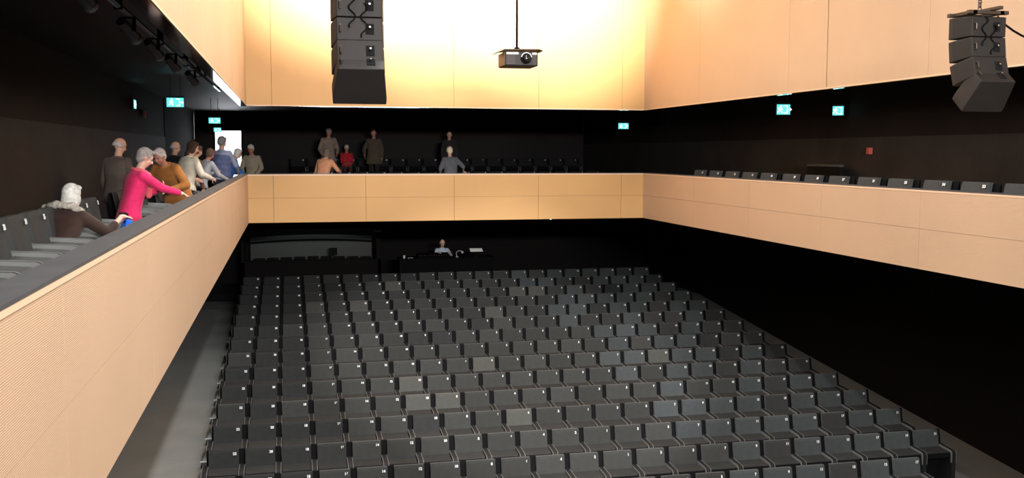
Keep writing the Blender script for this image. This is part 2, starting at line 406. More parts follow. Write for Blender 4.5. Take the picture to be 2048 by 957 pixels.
for j in range(NROW):
    for c in range(22):
        if j == 14 and (c >= 20 or c < 10): continue
        if j == 13 and c < 0: continue
        kind = 'l' if (j, c) in light_seats else ('d' if (c < 3 and random.random() < .9) or random.random() < .06 else ('b' if c > 13 and random.random() < .6 else 'n'))
        look = {'l': 'pale worn grey stalls seat', 'd': 'dark charcoal stalls seat', 'b': 'blue-grey stalls seat', 'n': 'charcoal stalls seat'}[kind]
        rowname = 'back row' if j == 0 else '%s row from the back' % ORD[j+1]
        lab = '%s number %d in the %s' % (look, seat_no(c), rowname)
        t = seat(kind, 'stalls_seat', (-.8929-.165+.55*c, rowY(j), rowF(j)), 0, seat_no(c), lab, 'theatre seat', 'rows of grey stalls seats', end=c == 0)
# left balcony seats facing the hall
k = 0
ys = [7.39+.575*i-.165 for i in range(-3, 24)]
for i, y in enumerate(ys):
    if y < 5.6 or y > 20.6 or any(-.72 < y-q < .42 for q in (11.45, 15.25, 18.25, 19.7, 20.6)): continue
    k += 1
    seat('balc', 'balcony_seat', (-1.9, y, -1.32), R(90), 30+k, 'grey fabric balcony seat along the left rail, %s one counted from the viewer' % (ORD[k] if k < 23 else 'last'), 'balcony seat', 'seats on the left balcony')
    if k >= 22: break
k = 0
for i, y in enumerate([11.14-.82*2, 11.14-.82, 11.14, 11.95, 12.81, 13.62, 14.48, 15.28, 16.07, 16.93, 17.71, 18.5, 19.3, 20.1]):
    k += 1
    seat('balc', 'balcony_seat', (9.1, (y+.22)*9.1/8.75, -1.245), R(-90), 50+k, 'grey fabric balcony seat along the right rail, %s one counted from the viewer' % ORD[k], 'balcony seat', 'seats on the right balcony', 1.22)
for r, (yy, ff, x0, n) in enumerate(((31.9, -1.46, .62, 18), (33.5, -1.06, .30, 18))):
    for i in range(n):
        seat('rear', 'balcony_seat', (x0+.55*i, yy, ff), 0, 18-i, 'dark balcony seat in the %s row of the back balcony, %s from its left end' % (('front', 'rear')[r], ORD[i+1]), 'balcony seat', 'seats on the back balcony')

# ---------------------------------------------------------------- exit signs and small wall fittings
def exit_sign(label, loc, rz, wd, ht, hung=0):
    t = thing('exit_sign', label, 'exit sign', loc, rz, 'lit exit signs')
    b = MB(); b.box(-wd/2-.012, wd/2+.012, -.02, .025, -ht/2-.012, ht/2+.035); ob('housing', b.mesh('housing', M['sign_case'], bevel=.004, seg=1), t)
    if hung:
        b = MB(); b.tube((-wd*.3, 0, ht/2+.03), (-wd*.3, 0, hung), .006); b.tube((wd*.3, 0, ht/2+.03), (wd*.3, 0, hung), .006); ob('hanger', b.mesh('hanger', M['sign_case']), t)
    b = MB(); b.box(-wd/2, wd/2, -.026, -.019, -ht/2, ht/2); ob('lit_panel', b.mesh('lit_panel', M['sign_cyan']), t)
    # white running figure, doorway and arrow
    k = ht; b = MB(); y0, y1 = -.030, -.025
    def P(pts, ox=0.): b.prism([(x*k+ox, z*k) for x, z in pts], 'y', y0, y1)
    ox = -wd*.20
    P([(-.10, .30), (-.04, .40), (.06, .40), (.10, .32), (.06, .24), (-.04, .22)], ox)
    P([(-.20, .18), (.08, .20), (.20, .02), (.14, -.02), (.04, .08), (.02, -.06), (.16, -.20), (.12, -.40), (.04, -.40), (.06, -.24), (-.10, -.10), (-.16, -.26), (-.36, -.30), (-.36, -.22), (-.22, -.18), (-.14, .08), (-.26, .02), (-.30, .10)], ox)
    ox = wd*.16
    P([(-.22, .40), (.22, .40), (.22, -.40), (-.22, -.40), (-.22, -.32), (.12, -.32), (.12, .32), (-.22, .32)], ox)
    if wd > ht*1.3: P([(.30, .06), (.46, .06), (.46, .16), (.62, 0), (.46, -.16), (.46, -.06), (.30, -.06)], ox)
    ob('pictogram', b.mesh('pictogram', M['sign_white']), t)
exit_sign('exit sign high on the left balcony wall, foreshortened, above a small red beacon', (BL+.03, 20.95, .94), R(90), .30, .17)
exit_sign('largest exit sign, hung from the left balcony ceiling in its housing', (-1.95, 18.7, .88), 0, .29, .16, CZ-.88)
exit_sign('exit sign hung above the standing group near the bright lobby door', (-1.80, 26.2, .79), 0, .28, .14, CZ-.79)
exit_sign('exit sign beside the top corner of the bright lobby door', (-2.16, 32.6, .70), 0, .22, .12, CZ-.70)
exit_sign('lone exit sign hung at the right end of the back balcony', (9.35, 27.1, .76), R(-8), .29, .16, CZ-.76)
exit_sign('larger exit sign hung over the right balcony', (9.25, 17.5, .83), R(-14), .25, .19, CZ-.83)
exit_sign('smaller exit sign on the right balcony wall, right of the hanging one', (BR-.12, 17.1, .80), R(-42), .20, .17)
b = MB(); b.box(-.02, .03, -.06, .06, -.075, .075); b.tube((.03, 0, 0), (.045, 0, 0), .03, .02, 12)
o = ob('alarm_beacon', b.mesh('alarm_beacon', M['red'], bevel=.006), None, (BL+.02, 22.4, ZO+.80)); tag(o, 'dull red alarm beacon box on the left balcony wall', 'alarm beacon')
b = MB(); b.box(-.05, .02, -.05, .05, -.06, .06); b.box(-.056, -.05, -.03, .03, -.03, .03)
o = ob('fire_call_point', b.mesh('fire_call_point', M['red'], bevel=.005), None, (BR-.02, 16.16, ZO+.04)); tag(o, 'small red fire call point on the right balcony wall', 'call point')
t = thing('stair_barrier', 'low black panelled barrier against the right balcony wall under the exit signs', 'barrier', (BR-.25, 17.3, -1.46))
b = MB(); b.box(-.03, .03, -.56, .56, .0, 1.2); ob('panel', b.mesh('panel', M['black'], bevel=.008), t)
b = MB(); b.box(-.045, .045, -.6, .6, 1.2, 1.245); ob('top_rail', b.mesh('top_rail', M['cap'], bevel=.008), t)
for y in (-.58, .58):
    b = MB(); b.box(-.04, .04, y-.03, y+.03, 0, 1.2); ob('post', b.mesh('post', M['black'], bevel=.006), t)

# ---------------------------------------------------------------- lighting track under the left upper wall
t = thing('lighting_track', 'black pipe track running under the left balcony ceiling', 'lighting track', (-1.30, 10, 1.16))
b = MB(); b.tube((0, -5, 0), (0, 6, 0), .024, n=12); ob('pipe', b.mesh('pipe', M['cap'], smooth=True), t)
for y in (-4.2, -1.5, 1.2, 3.9, 5.8):
    b = MB(); b.box(-.03, .03, y-.02, y+.02, -.03, CZ-1.175); ob('clamp', b.mesh('clamp', M['black']), t)
t = thing('cable_duct', 'slim glossy duct beside the left upper wall underside', 'duct', (-1.10, 14, 1.02))
b = MB(); b.box(-.018, .018, -2.6, 3.4, -.012, .012); ob('duct_body', b.mesh('duct_body', M['gloss_trim'], bevel=.004, seg=1), t)
for y in (-2.3, .4, 3.1):
    b = MB(); b.box(-.012, .012, y-.02, y+.02, .01, CZ-1.02); ob('bracket', b.mesh('bracket', M['black']), t)
for i, (y, nm) in enumerate(((7.0, 'nearest'), (9.0, 'second nearest'), (10.6, 'middle'), (12.2, 'second farthest'), (14.6, 'farthest'))):
    t = thing('track_spotlight', 'unlit black spotlight on the left balcony track, %s of the five' % nm, 'spotlight', (-1.30, y, 1.135), R(-20), 'spotlights on the left track')
    b = MB(); b.box(-.06, -.045, -.02, .02, -.12, .0); b.box(.045, .06, -.02, .02, -.12, .0); b.box(-.06, .06, -.02, .02, -.012, .0); ob('yoke', b.mesh('yoke', M['black']), t)
    b = MB(); b.tube((-.0, -.12, -.05), (0, .10, -.16), .042, .05, 14); b.tube((0, .10, -.16), (0, .13, -.175), .055, .055, 14); ob('lamp_body', b.mesh('lamp_body', M['cap'], smooth=False), t)

# ---------------------------------------------------------------- line array loudspeakers
def array(label, X, Y, ztop, cable):
    t = thing('line_array_speaker', label, 'loudspeaker', (X, Y, ztop))
    b = MB()
    b.box(-.24, .20, -.17, -.12, .0, .035); b.box(-.24, .20, .12, .17, .0, .035); b.box(-.20, -.15, -.17, .17, .0, .035); b.box(.10, .15, -.17, .17, .0, .035); b.box(-.02, .03, -.30, .26, .03, .06)
    ob('rigging_frame', b.mesh('rigging_frame', M['hardware'], bevel=.004, seg=1), t)
    b = MB()
    for k in range(30):
        zc = .075 + k*.034; ang = math.pi/2*(k % 2); r = .018
        pts = [(r*math.cos(a)*math.cos(ang), r*math.cos(a)*math.sin(ang), zc + .026*math.sin(a)) for a in [2*math.pi*i/10 for i in range(11)]]
        b.path(pts, .0055, 6)
    ob('chain', b.mesh('chain', M['hardware']), t)
    py, pz, h = 0., -.01, .215
    for i, a in enumerate((0, 7, 17, 50)):
        if i: a0 = (0, 7, 17, 50)[i-1]
        ar = R(a); dep = .30 if i < 3 else .36
        am = R((a + (0, 7, 17, 50)[max(i-1, 0)])/2)
        if i == 3:
            # bottom cabinet swings down around the rear edge of the one above
            pass
        cy_, cz_ = py - math.sin(ar)*h/2, pz - math.cos(ar)*h/2
        b = MB()
        hf, hr = h/2-.004, h/2-.012
        yr, yf = -.145, dep-.145
        b.add([(-.19, yr, -hr), (.19, yr, -hr), (.19, yr, hr), (-.19, yr, hr), (-.225, yf-.06, -hf), (.225, yf-.06, -hf), (.225, yf-.06, hf), (-.225, yf-.06, hf), (-.225, yf, -hf), (.225, yf, -hf), (.225, yf, hf), (-.225, yf, hf)],
              [(0, 1, 2, 3), (0, 4, 5, 1), (1, 5, 6, 2), (2, 6, 7, 3), (3, 7, 4, 0), (4, 8, 9, 5), (5, 9, 10, 6), (6, 10, 11, 7), (7, 11, 8, 4), (8, 11, 10, 9)])
        c = ob('cabinet', b.mesh('cabinet', M['cabinet'], bevel=.007, seg=2), t, (0, cy_, cz_), (-ar, 0, 0))
        b = MB(); b.box(.05, .12, yr-.006, yr+.004, -.045, .045); b.tube((.085, yr-.006, .012), (.085, yr-.030, .012), .014, .011, 12, 1)
        ob('connector_plate', b.mesh('connector_plate', [M['shell'], M['chrome']], bevel=.002, seg=1), c)
        b = MB(); b.path([(-.16, yr, -.03), (-.16, yr-.028, -.025), (-.16, yr-.028, .025), (-.16, yr, .03)], .007, 8); ob('handle', b.mesh('handle', M['hardware']), c)
        py -= math.sin(ar)*h; pz -= math.cos(ar)*h
        if i == 2: py += .02; pz += .005
    b = MB()
    if cable:
        pts = []
        for k in range(17):
            u = k/16; x = .19 + 1.5*u; z = .0 - .24*math.sin(math.pi*min(u*1.25, 1)) ** .8*(1 if u < .8 else 1) + (.5*max(u-.45, 0)**1.5)
            pts.append((x, -.02, z))
        b.path(pts, .011, 8)
        ob('signal_cable', b.mesh('signal_cable', M['cable'], smooth=True), t)
    for x0, z0 in ((-.06, -.02), (.04, -.10)):
        pts = [(x0+.03*math.sin(k*.9), -.165-.01*math.sin(k*.6), z0-.022*k) for k in range(14)]
        b2 = MB(); b2.path(pts, .006, 6); ob('jumper_cable', b2.mesh('jumper_cable', M['cable'], smooth=True), t)
    return t
array('left hanging loudspeaker column in front of the bright back wall, top cut off', .60, 8.66, 1.345, False)
array('right hanging loudspeaker column with chain, metal frame and looping cable', 6.66, 8.66, 1.345, True)

# ---------------------------------------------------------------- ceiling projector
t = thing('projector', 'black projector hanging from a thin pole, round lens facing the stage', 'projector', (3.65, 15.8, 1.50), R(0))
b = MB(); b.box(-.27, .27, -.25, .25, -.125, .10, 0); ob('body', b.mesh('body', M['proj_case'], bevel=.02, seg=3), t)
b = MB(); b.box(-.277, -.268, -.235, .235, -.115, .09); ob('side_cover', b.mesh('side_cover', M['proj_side'], bevel=.003, seg=1), t)
b = MB(); b.tube((.07, -.25, -.005), (.07, -.29, -.005), .088, .082, 28); b.tube((.07, -.285, -.005), (.07, -.36, -.005), .066, .06, 28); o = ob('lens_barrel', b.mesh('lens_barrel', M['black']), t)
b = MB(); b.ball((.07, -.352, -.005), (.05, .016, .05), 20); ob('lens', b.mesh('lens', M['lens'], smooth=True), o)
b = MB()
pts = [(.07+.085*math.cos(a), -.300, -.005+.085*math.sin(a)) for a in [math.pi*(.06+.88*i/16) for i in range(17)]]; b.path(pts, .010, 8); ob('lens_ring', b.mesh('lens_ring', M['white_plastic'], smooth=True), o)
b = MB()
for z in range(7): b.box(-.24, -.10, -.256, -.248, -.095+z*.022, -.087+z*.022)
for z in range(8): b.box(.19, .25, -.256, -.248, -.095+z*.022, -.087+z*.022)
ob('vent_grille', b.mesh('vent_grille', M['hardware']), t)
b = MB(); b.box(-.25, -.05, -.262, -.25, .055, .09); b.box(.17, .25, -.262, -.25, .055, .09); ob('badge_strip', b.mesh('badge_strip', M['white_plastic'], bevel=.004, seg=1), t)
b = MB(); b.add([(-.40, -.20, .07), (-.40, .10, .07), (-.27, -.25, .125), (-.27, .22, .125), (.28, -.25, .135), (.28, .22, .135), (.36, -.2, .12), (.36, .1, .12),
                 (-.40, -.20, .085), (-.40, .10, .085), (-.27, -.25, .14), (-.27, .22, .14), (.28, -.25, .15), (.28, .22, .15), (.36, -.2, .135), (.36, .1, .135)],
   [(0, 1, 3, 2), (2, 3, 5, 4), (4, 5, 7, 6), (8, 10, 11, 9), (10, 12, 13, 11), (12, 14, 15, 13), (0, 2, 10, 8), (2, 4, 12, 10), (4, 6, 14, 12), (1, 9, 11, 3), (3, 11, 13, 5), (5, 13, 15, 7), (0, 8, 9, 1), (6, 7, 15, 14)])
ob('mounting_plate', b.mesh('mounting_plate', M['hardware']), t)
b = MB(); b.tube((-.02, 0, .14), (-.02, 0, .19), .06, .04, 16); b.tube((-.02, 0, .18), (-.02, 0, TOP-1.5), .018, .018, 10); b.tube((-.02, 0, .30), (-.02, 0, .55), .017, .017, 10); ob('pole', b.mesh('pole', M['cable']), t)
for x in (-.30, .30):
    b = MB(); b.tube((x, 0, .12), (x*1.05, 0, .42), .0025); ob('safety_wire', b.mesh('safety_wire', M['chrome']), t)

# ---------------------------------------------------------------- control position and booth window at the back of the stalls
mb = MB()
mb.box(-1.5, 2.75, 31.88, 31.94, -3.46, -3.42); mb.box(-1.5, 2.75, 31.88, 31.94, -2.42, -2.38); mb.box(-1.5, -1.46, 31.88, 31.94, -3.42, -2.42); mb.box(2.71, 2.75, 31.88, 31.94, -3.42, -2.42)
struct('window_1', mb, M['black'])
t = thing('booth_reflection', 'long curved pale grey panel standing in for the reflection in the booth window', 'panel', (.7, 33.0, -3.35))  # made-up panel in place of a reflection in the booth glass
M['booth_grey'] = mat('booth_grey', (.065, .07, .068), .8)
for nm, z0, z1 in (('lower_band', -.22, .47), ('upper_band', .54, .68)):
    b = MB(); n = 16; vs = []; fs = []
    for i in range(n+1):
        u = -1+2*i/n; x = u*1.95; zz = -.10*u*u
        for y in (.0, .03):
            for z in (z0, z1): vs.append((x, -.25*(1-u*u)+y, z+zz))
    for i in range(n):
        a = 4*i; fs += [(a, a+4, a+5, a+1), (a+2, a+3, a+7, a+6), (a+1, a+5, a+7, a+3), (a, a+2, a+6, a+4)]
    fs += [(0, 1, 3, 2), (4*n, 4*n+2, 4*n+3, 4*n+1)]
    b.add(vs, fs); ob(nm, b.mesh(nm, M['booth_grey'], smooth=False), t)
area_light('booth_fill_light', (.8, 32.2, -2.1), (.8, 33.2, -3.2), 3.2, .15, 4.5, (.9, 1, .95))  # added lamp, dimly lights the panel that stands in for the reflection
for i in range(9):
    x = -.95 + .42*i
    tt = thing('reflected_seat', 'black chair standing in for a reflected seat in the booth window, %s from the left' % ORD[i+1], 'chair', (x, 32.46, -4.36), 0, 'chairs standing in for reflected seats')  # made-up chairs in place of seats mirrored in the glass
    b = MB(); b.box(-.17, .17, -.02, .02, .62, 1.02-.02*abs(i-4)/2); ob('backrest', b.mesh('backrest', M['black'], bevel=.02, seg=2), tt)
    b = MB(); b.box(-.18, .18, -.2, .18, .44, .49); ob('seat', b.mesh('seat', M['black'], bevel=.015, seg=2), tt)
    for x2 in (-.15, .15):
        for y2 in (-.17, .15):
            b = MB(); b.tube((x2, y2, 0), (x2, y2, .62 if y2 < 0 else .45), .012); ob('leg', b.mesh('leg', M['black']), tt)
def flat_monitor(label, loc, w_, h_, m='black'):
    t = thing('monitor', label, 'monitor', loc)
    b = MB(); b.box(-w_/2, w_/2, -.02, .02, .12, .12+h_); ob('screen_housing', b.mesh('screen_housing', M[m], bevel=.006), t)
    b = MB(); b.box(-.02, .02, .0, .03, .0, .2); b.box(-.12, .12, -.07, .09, 0, .012); ob('stand', b.mesh('stand', M['black']), t)
t = thing('booth_shelf', 'black shelf inside the booth window carrying a square black monitor', 'shelf', (.7, 32.05, -4.38))
b = MB(); b.box(-1.9, 1.9, -.06, .06, .93, .97); ob('shelf_board', b.mesh('shelf_board', M['black']), t)
for x in (-1.8, 0, 1.8):
    b = MB(); b.box(x-.03, x+.03, -.05, .05, 0, .93); ob('support', b.mesh('support', M['black']), t)
flat_monitor('square black monitor standing in the middle of the booth window', (1.35, 32.05, -3.41), .24, .24)
b = MB(); b.box(-.14, .14, -.012, 0, -.035, .035); o = ob('booth_sign', b.mesh('booth_sign', mat('grey_sign', (.45, .46, .45), .5), bevel=.006), None, (2.73, 31.88, ZO-2.52)); tag(o, 'small pale blank sign above the right end of the booth window', 'sign')
t = thing('control_desk', 'black sound control desk behind the last row of stalls seats', 'desk', (4.75, 30.5, -4.38))
b = MB(); b.box(-1.5, 1.5, -.35, .4, 1.05, 1.12); ob('desk_top', b.mesh('desk_top', M['shell'], bevel=.008), t)
for x in (-1.45, 1.45):
    b = MB(); b.box(x-.03, x+.03, -.33, .38, 0, 1.05); ob('side_panel', b.mesh('side_panel', M['black']), t)
b = MB(); b.box(-1.45, 1.45, -.34, -.31, .1, 1.05); ob('modesty_panel', b.mesh('modesty_panel', M['shell']), t)
t = thing('mixing_console', 'black sloping mixing console on the control desk in front of the seated person', 'mixing console', (4.35, 30.5, -3.255))
b = MB(); b.prism([(-.28, .0), (.28, .0), (.28, .12), (-.28, .03)], 'x', -.5, .5); ob('console_body', b.mesh('console_body', M['shell'], bevel=.006), t)
b = MB()
for i in range(12): b.box(-.44+.075*i, -.425+.075*i, -.12, -.09, .052, .075)
ob('fader', b.mesh('fader', M['hardware']), t)
t = thing('desk_lamp', 'small white gooseneck lamp on the control desk, right of the seated person', 'lamp', (5.08, 30.35, -3.255))
b = MB(); b.tube((0, 0, 0), (0, 0, .02), .05, .05, 16); ob('lamp_base', b.mesh('lamp_base', M['white_plastic']), t)
b = MB(); pts = [(.0, 0, .02), (-.03, 0, .08), (-.03, 0, .14), (.02, 0, .19), (.09, 0, .20), (.14, 0, .18)]; b.path(pts, .012, 8); ob('gooseneck', b.mesh('gooseneck', M['white_plastic'], smooth=True), t)
b = MB(); b.tube((.14, 0, .19), (.17, 0, .13), .02, .045, 14); ob('lamp_shade', b.mesh('lamp_shade', M['white_plastic']), t)
t = thing('lit_script_stand', 'brightly lit white script lying on a small black stand right of the control desk lamp', 'script stand', (5.70, 30.45, -3.255))
b = MB(); b.tube((0, 0, 0), (0, 0, .16), .012); b.box(-.1, .1, -.06, .06, 0, .012); ob('stand', b.mesh('stand', M['black']), t)
b = MB(); b.add([(-.20, -.09, .16), (.20, -.09, .16), (.20, .10, .24), (-.20, .10, .24), (-.20, -.09, .168), (.20, -.09, .168), (.20, .10, .248), (-.20, .10, .248)], [(0, 3, 2, 1), (4, 5, 6, 7), (0, 1, 5, 4), (2, 3, 7, 6), (1, 2, 6, 5), (0, 4, 7, 3)]); ob('paper', b.mesh('paper', M['white_plastic']), t)
spot_light('script_lamp', (5.5, 29.9, -2.1), (5.7, 30.45, -3.1), 14, 34, .5, (1, .97, .9), .02)
spot_light('desk_spill', (4.9, 29.6, -1.75), (4.75, 31.0, -2.95), 22, 36, .7, (1, .95, .9), .03)
b = MB(); b.box(-.08, .08, -.06, .06, 0, .012); me = b.mesh('note_paper', M['white_plastic'])
o = ob('note_paper', me, None, (3.62, 30.4, ZO-3.255)); tag(o, 'faint white note paper on the left part of the control desk', 'paper')
b = MB(); b.tube((0, 0, 0), (0, 0, .10), .035, .04, 14); o = ob('paper_cup', b.mesh('paper_cup', M['white_plastic']), None, (3.42, 30.3, ZO-3.255)); tag(o, 'small pale cup at the far left end of the control desk', 'cup')
b = MB(); b.ball((0, 0, 0), .03, 12); o = ob('indicator_light', b.mesh('indicator_light', mat('green_led', (.1, .5, .4), .4, emit=(.35, .95, .8), strength=1.5)), None, (6.02, 22.6, ZO+ZB-.02)); tag(o, 'tiny green indicator light under the edge of the back balcony', 'indicator light')

# ---------------------------------------------------------------- people
def remesh(name, mb, voxel, material, smooth=4):
    me = bpy.data.meshes.new('raw'); me.from_pydata(mb.v, [], mb.f)
    o = bpy.data.objects.new('raw', me); C.objects.link(o)
    r = o.modifiers.new('r', 'REMESH'); r.mode = 'VOXEL'; r.voxel_size = voxel
    sm = o.modifiers.new('s', 'SMOOTH'); sm.iterations = smooth; sm.factor = .5
    dg = bpy.context.evaluated_depsgraph_get(); dg.update()
    out = bpy.data.meshes.new_from_object(o.evaluated_get(dg)); out.name = name
    bpy.data.objects.remove(o)
    out.materials.clear(); out.materials.append(material)
    for p in out.polygons: p.use_smooth = True
    return out
def caps(b, p, q, r0, r1, n=12):
    b.tube(p, q, r0, r1, n); b.ball(p, r0, n); b.ball(q, r1, n)
def ell(b, c, r, rot=None, n=14):
    t = MB(); t.ball((0, 0, 0), r, n)
    m = rot if rot else Matrix.Identity(3)
    b.add([Vector(c) + m @ Vector(v) for v in t.v], t.f)
def loft(b, rings, n=20):
    """rings: (centre, right, front, rx, ry)"""
    vs = []
    for c, ri, fr, rx, ry in rings:
        for i in range(n):
            a = 2*math.pi*i/n; ca, sa = math.cos(a), math.sin(a)
            e = .85
            vs.append(c + ri*rx*math.copysign(abs(ca)**e, ca) + fr*ry*math.copysign(abs(sa)**e, sa))
    fs = []
    for k in range(len(rings)-1):
        for i in range(n): fs.append((k*n+i, k*n+(i+1) % n, (k+1)*n+(i+1) % n, (k+1)*n+i))
    fs += [tuple(range(n))[::-1], tuple(range((len(rings)-1)*n, len(rings)*n))]
    b.add(vs, fs)
def ik(a, c, l1, l2, hint):
    a, c = Vector(a), Vector(c); d = c-a; L = min(d.length, (l1+l2)*.985); dn = d.normalized()
    x = (l1*l1 - l2*l2 + L*L)/(2*L); h = math.sqrt(max(l1*l1 - x*x, 0))
    hv = Vector(hint); hv = (hv - dn*hv.dot(dn)).normalized()
    return a + dn*x + hv*h, a + dn*L
def hand(b, wrist, direction, palm, s, side, curl=.5):
    """palm and five separate fingers; direction = along fingers, palm = palm normal"""
    d = Vector(direction).normalized(); pn = Vector(palm); pn = (pn - d*pn.dot(d)).normalized(); rt = d.cross(pn).normalized()*side
    m = Matrix((rt, d, pn)).transposed()
    ell(b, wrist + d*.048*s, (.040*s, .052*s, .017*s), m, 12)
    caps(b, wrist - d*.01*s, wrist + d*.03*s, .025*s, .027*s)
    for k, (off, ln, r) in enumerate(((-.028, .066, .0088), (-.0095, .076, .0092), (.0095, .071, .009), (.027, .056, .0078))):
        p = wrist + d*.088*s + rt*off*s; dd = d.copy()
        for j, fr in enumerate((.46, .30, .24)):
            dd = (dd + pn*curl*(.35+.35*j)).normalized(); q = p + dd*ln*fr*s
            caps(b, p, q, r*s*(1-.08*j), r*s*(.94-.08*j), 8); p = q
    p = wrist + d*.028*s - rt*.034*s; dd = (d*.6 - rt*.75 + pn*.25).normalized()
    for j, l in enumerate((.036, .03)):
        q = p + dd*l*s; caps(b, p, q, .0115*s, .010*s, 8); p = q; dd = (dd + d*.5 + pn*curl*.6).normalized()
def fabric_like(c, nm='cloth'): return cloth(nm, c)
def person(label, loc, yaw, H=1.70, lean=0, side=0, head=(0, 0), arms=(None, None), top=(.1, .1, .1), trousers=(.03, .03, .035), hem=.12, hair=('short', (.5, .5, .48)), skin='skin', seated=False, extras=(), vox=.012, bulk=1.0, sleeve=1.0, legs_kneel=False, stool=None, name='person', twist=0):
    """local frame: x right, y forward, z up; origin on the floor under the hips"""
    s = H/1.70
    t = thing(name, label, 'person', loc, R(yaw))
    Zv = Vector((0, 0, 1))
    hipz = (.93*s if not seated else seated + .10*s)
    hip = Vector((0, 0, hipz))
    th, sd = R(lean), R(side)
    ax = Vector((math.sin(sd), math.sin(th)*math.cos(sd), math.cos(th)*math.cos(sd))).normalized()
    right = Vector((math.cos(R(twist)), math.sin(R(twist)), 0)); right = (right - ax*right.dot(ax)).normalized(); front = ax.cross(right)
    def tp(u, x=0., y=0.): return hip + ax*(u*s) + right*(x*s) + front*(y*s)
    # head
    hp, hy = R(head[0]), R(head[1])
    neck = tp(.50, 0, .0); nd = (ax*.8 + Zv*.5 + front*.25).normalized()
    hc = neck + nd*.165*s + front*math.sin(hp)*.05*s
    hm = Matrix.Rotation(-hy, 3, 'Z') @ Matrix.Rotation(-hp, 3, 'X')
    if abs(twist) > 0: hm = Matrix.Rotation(R(twist), 3, 'Z') @ hm
    def hd(x, y, z): return hc + hm @ Vector((x*s, y*s, z*s))
    B = MB()
    ell(B, hd(0, -.008, .022), (.077*s, .096*s, .092*s), hm, 18)
    ell(B, hd(0, .020, -.042), (.060*s, .070*s, .070*s), hm, 16)
    ell(B, hd(0, .052, -.088), (.028*s, .026*s, .022*s), hm, 10)                      # chin
    caps(B, hd(0, .083, .012), hd(0, .106, -.030), .0095*s, .0145*s, 8)               # nose
    caps(B, hd(-.03, .078, .026), hd(.03, .078, .026), .012*s, .012*s, 8)             # brow
    for sx in (-1, 1): ell(B, hd(sx*.079, -.004, -.004), (.010*s, .020*s, .032*s), hm, 8)   # ears
    for sx in (-1, 1): ell(B, hd(sx*.040, .062, -.032), (.022*s, .020*s, .022*s), hm, 8)    # cheeks
    caps(B, neck - ax*.03*s, hc - nd*.05*s, .056*s, .052*s)
    loft(B, [(tp(-.09), right, front, .13*s, .085*s), (tp(.02), right, front, .155*s, .10*s), (tp(.16), right, front, .135*s, .092*s), (tp(.34), right, front, .165*s, .105*s), (tp(.44), right, front, .165*s, .085*s), (tp(.49), right, front, .08*s, .06*s)])
    Tt = MB(); k = bulk
    rings = [(.0, .170, .125), (.16, .160, .122), (.34, .188, .132), (.43, .190, .108), (.485, .115, .078)]
    low = []
    if hem > 0:
        if seated: low = [(-.06, .185, .15)]
        else: low = [(-hem-.02, .205, .155), (-hem*.5, .195, .145)]
    loft(Tt, [(hip + (ax if u > 0 else (ax*.3+Zv*.7))*u*s, right, front, a*s*k, c*s*k) for u, a, c in low + rings])
    # arms
    for i, sx in enumerate((-1, 1)):
        sh = tp(.425, sx*.175, 0)
        sp = arms[i]
        if sp is None: sp = ((sx*.26, .06, None), (0, .1, -1))
        tgt, hdir = sp[0], sp[1]
        tz = tgt[2]
        tgtv = Vector((tgt[0]*s, tgt[1]*s, tz*s)) if tz is not None else sh + Vector((sx*.06*s, .05*s, -.55*s))
        hint = sp[2] if len(sp) > 2 else (sx*.5, -.8, -.3)
        el, wr = ik(sh, tgtv, .285*s, .255*s, hint)
        caps(B, sh, el, .046*s, .040*s); caps(B, el, wr, .038*s, .026*s)
        pal = sp[3] if len(sp) > 3 else (-sx, 0, -.2)
        hand(B, wr + (wr-el).normalized()*.005, hdir if hdir else (wr-el), pal, s, sx, sp[4] if len(sp) > 4 else .5)
        we = el.lerp(wr, .90*sleeve if sleeve > .3 else 0)
        caps(Tt, sh - right*sx*.015*s, sh.lerp(el, .5), .068*s*k, .060*s*k); caps(Tt, sh.lerp(el, .5), el, .060*s*k, .054*s*k)
        if sleeve > .3: caps(Tt, el, we, .053*s*k, .042*s*k)
    # legs
    Lg = MB(); feet = []
    for sx in (-1, 1):
        hj = hip + right*sx*.085*s - Zv*.03*s
        if seated:
            kn = Vector((sx*.10*s, .42*s, hipz - .03*s)); an = Vector((sx*.10*s, .42*s, .09*s))
        else:
            kn = Vector((sx*.095*s, .035*s, .49*s)); an = Vector((sx*.10*s, -.02*s, .09*s))
        caps(B, hj, kn, .072*s, .050*s); caps(B, kn, an, .048*s, .034*s)
        caps(Lg, hj, kn, .092*s, .066*s); caps(Lg, kn, an + Zv*.01, .063*s, .052*s)
        caps(B, an, an + Vector((0, .12*s, -.055*s)), .03*s, .022*s, 8)
        feet.append(an)
    ell(Lg, hip - Zv*.02*s, (.155*s, .115*s, .11*s))
    body = remesh('body', B, vox*.85, M[skin], 3); ob('body', body, t)
    ob('jacket', remesh('jacket', Tt, vox*1.05, fabric_like(top, 'jacket_cloth'), 5), t)
    ob('trousers', remesh('trousers', Lg, vox*1.3, fabric_like(trousers, 'trouser_cloth'), 5), t)
    for an in feet:
        S_ = MB(); ell(S_, an + Vector((0, .06*s, -.05*s)), (.047*s, .135*s, .038*s)); S_.box(an.x-.042*s, an.x+.042*s, an.y-.06*s, an.y+.17*s, an.z-.09*s, an.z-.07*s)
        ob('shoe', remesh('shoe', S_, vox, M['shoe'], 3), t)
    # face details
    E_ = MB()
    for sx in (-1, 1): ell(E_, hd(sx*.031, .083, .006), (.012*s, .007*s, .008*s), hm, 8)
    ob('eyes', E_.mesh('eyes', M['eye'], smooth=True), t)
    E_ = MB(); ell(E_, hd(0, .088, -.056), (.024*s, .008*s, .007*s), hm, 8); ob('mouth', E_.mesh('mouth', M['lip'], smooth=True), t)
    # hair
    style, hcol = hair
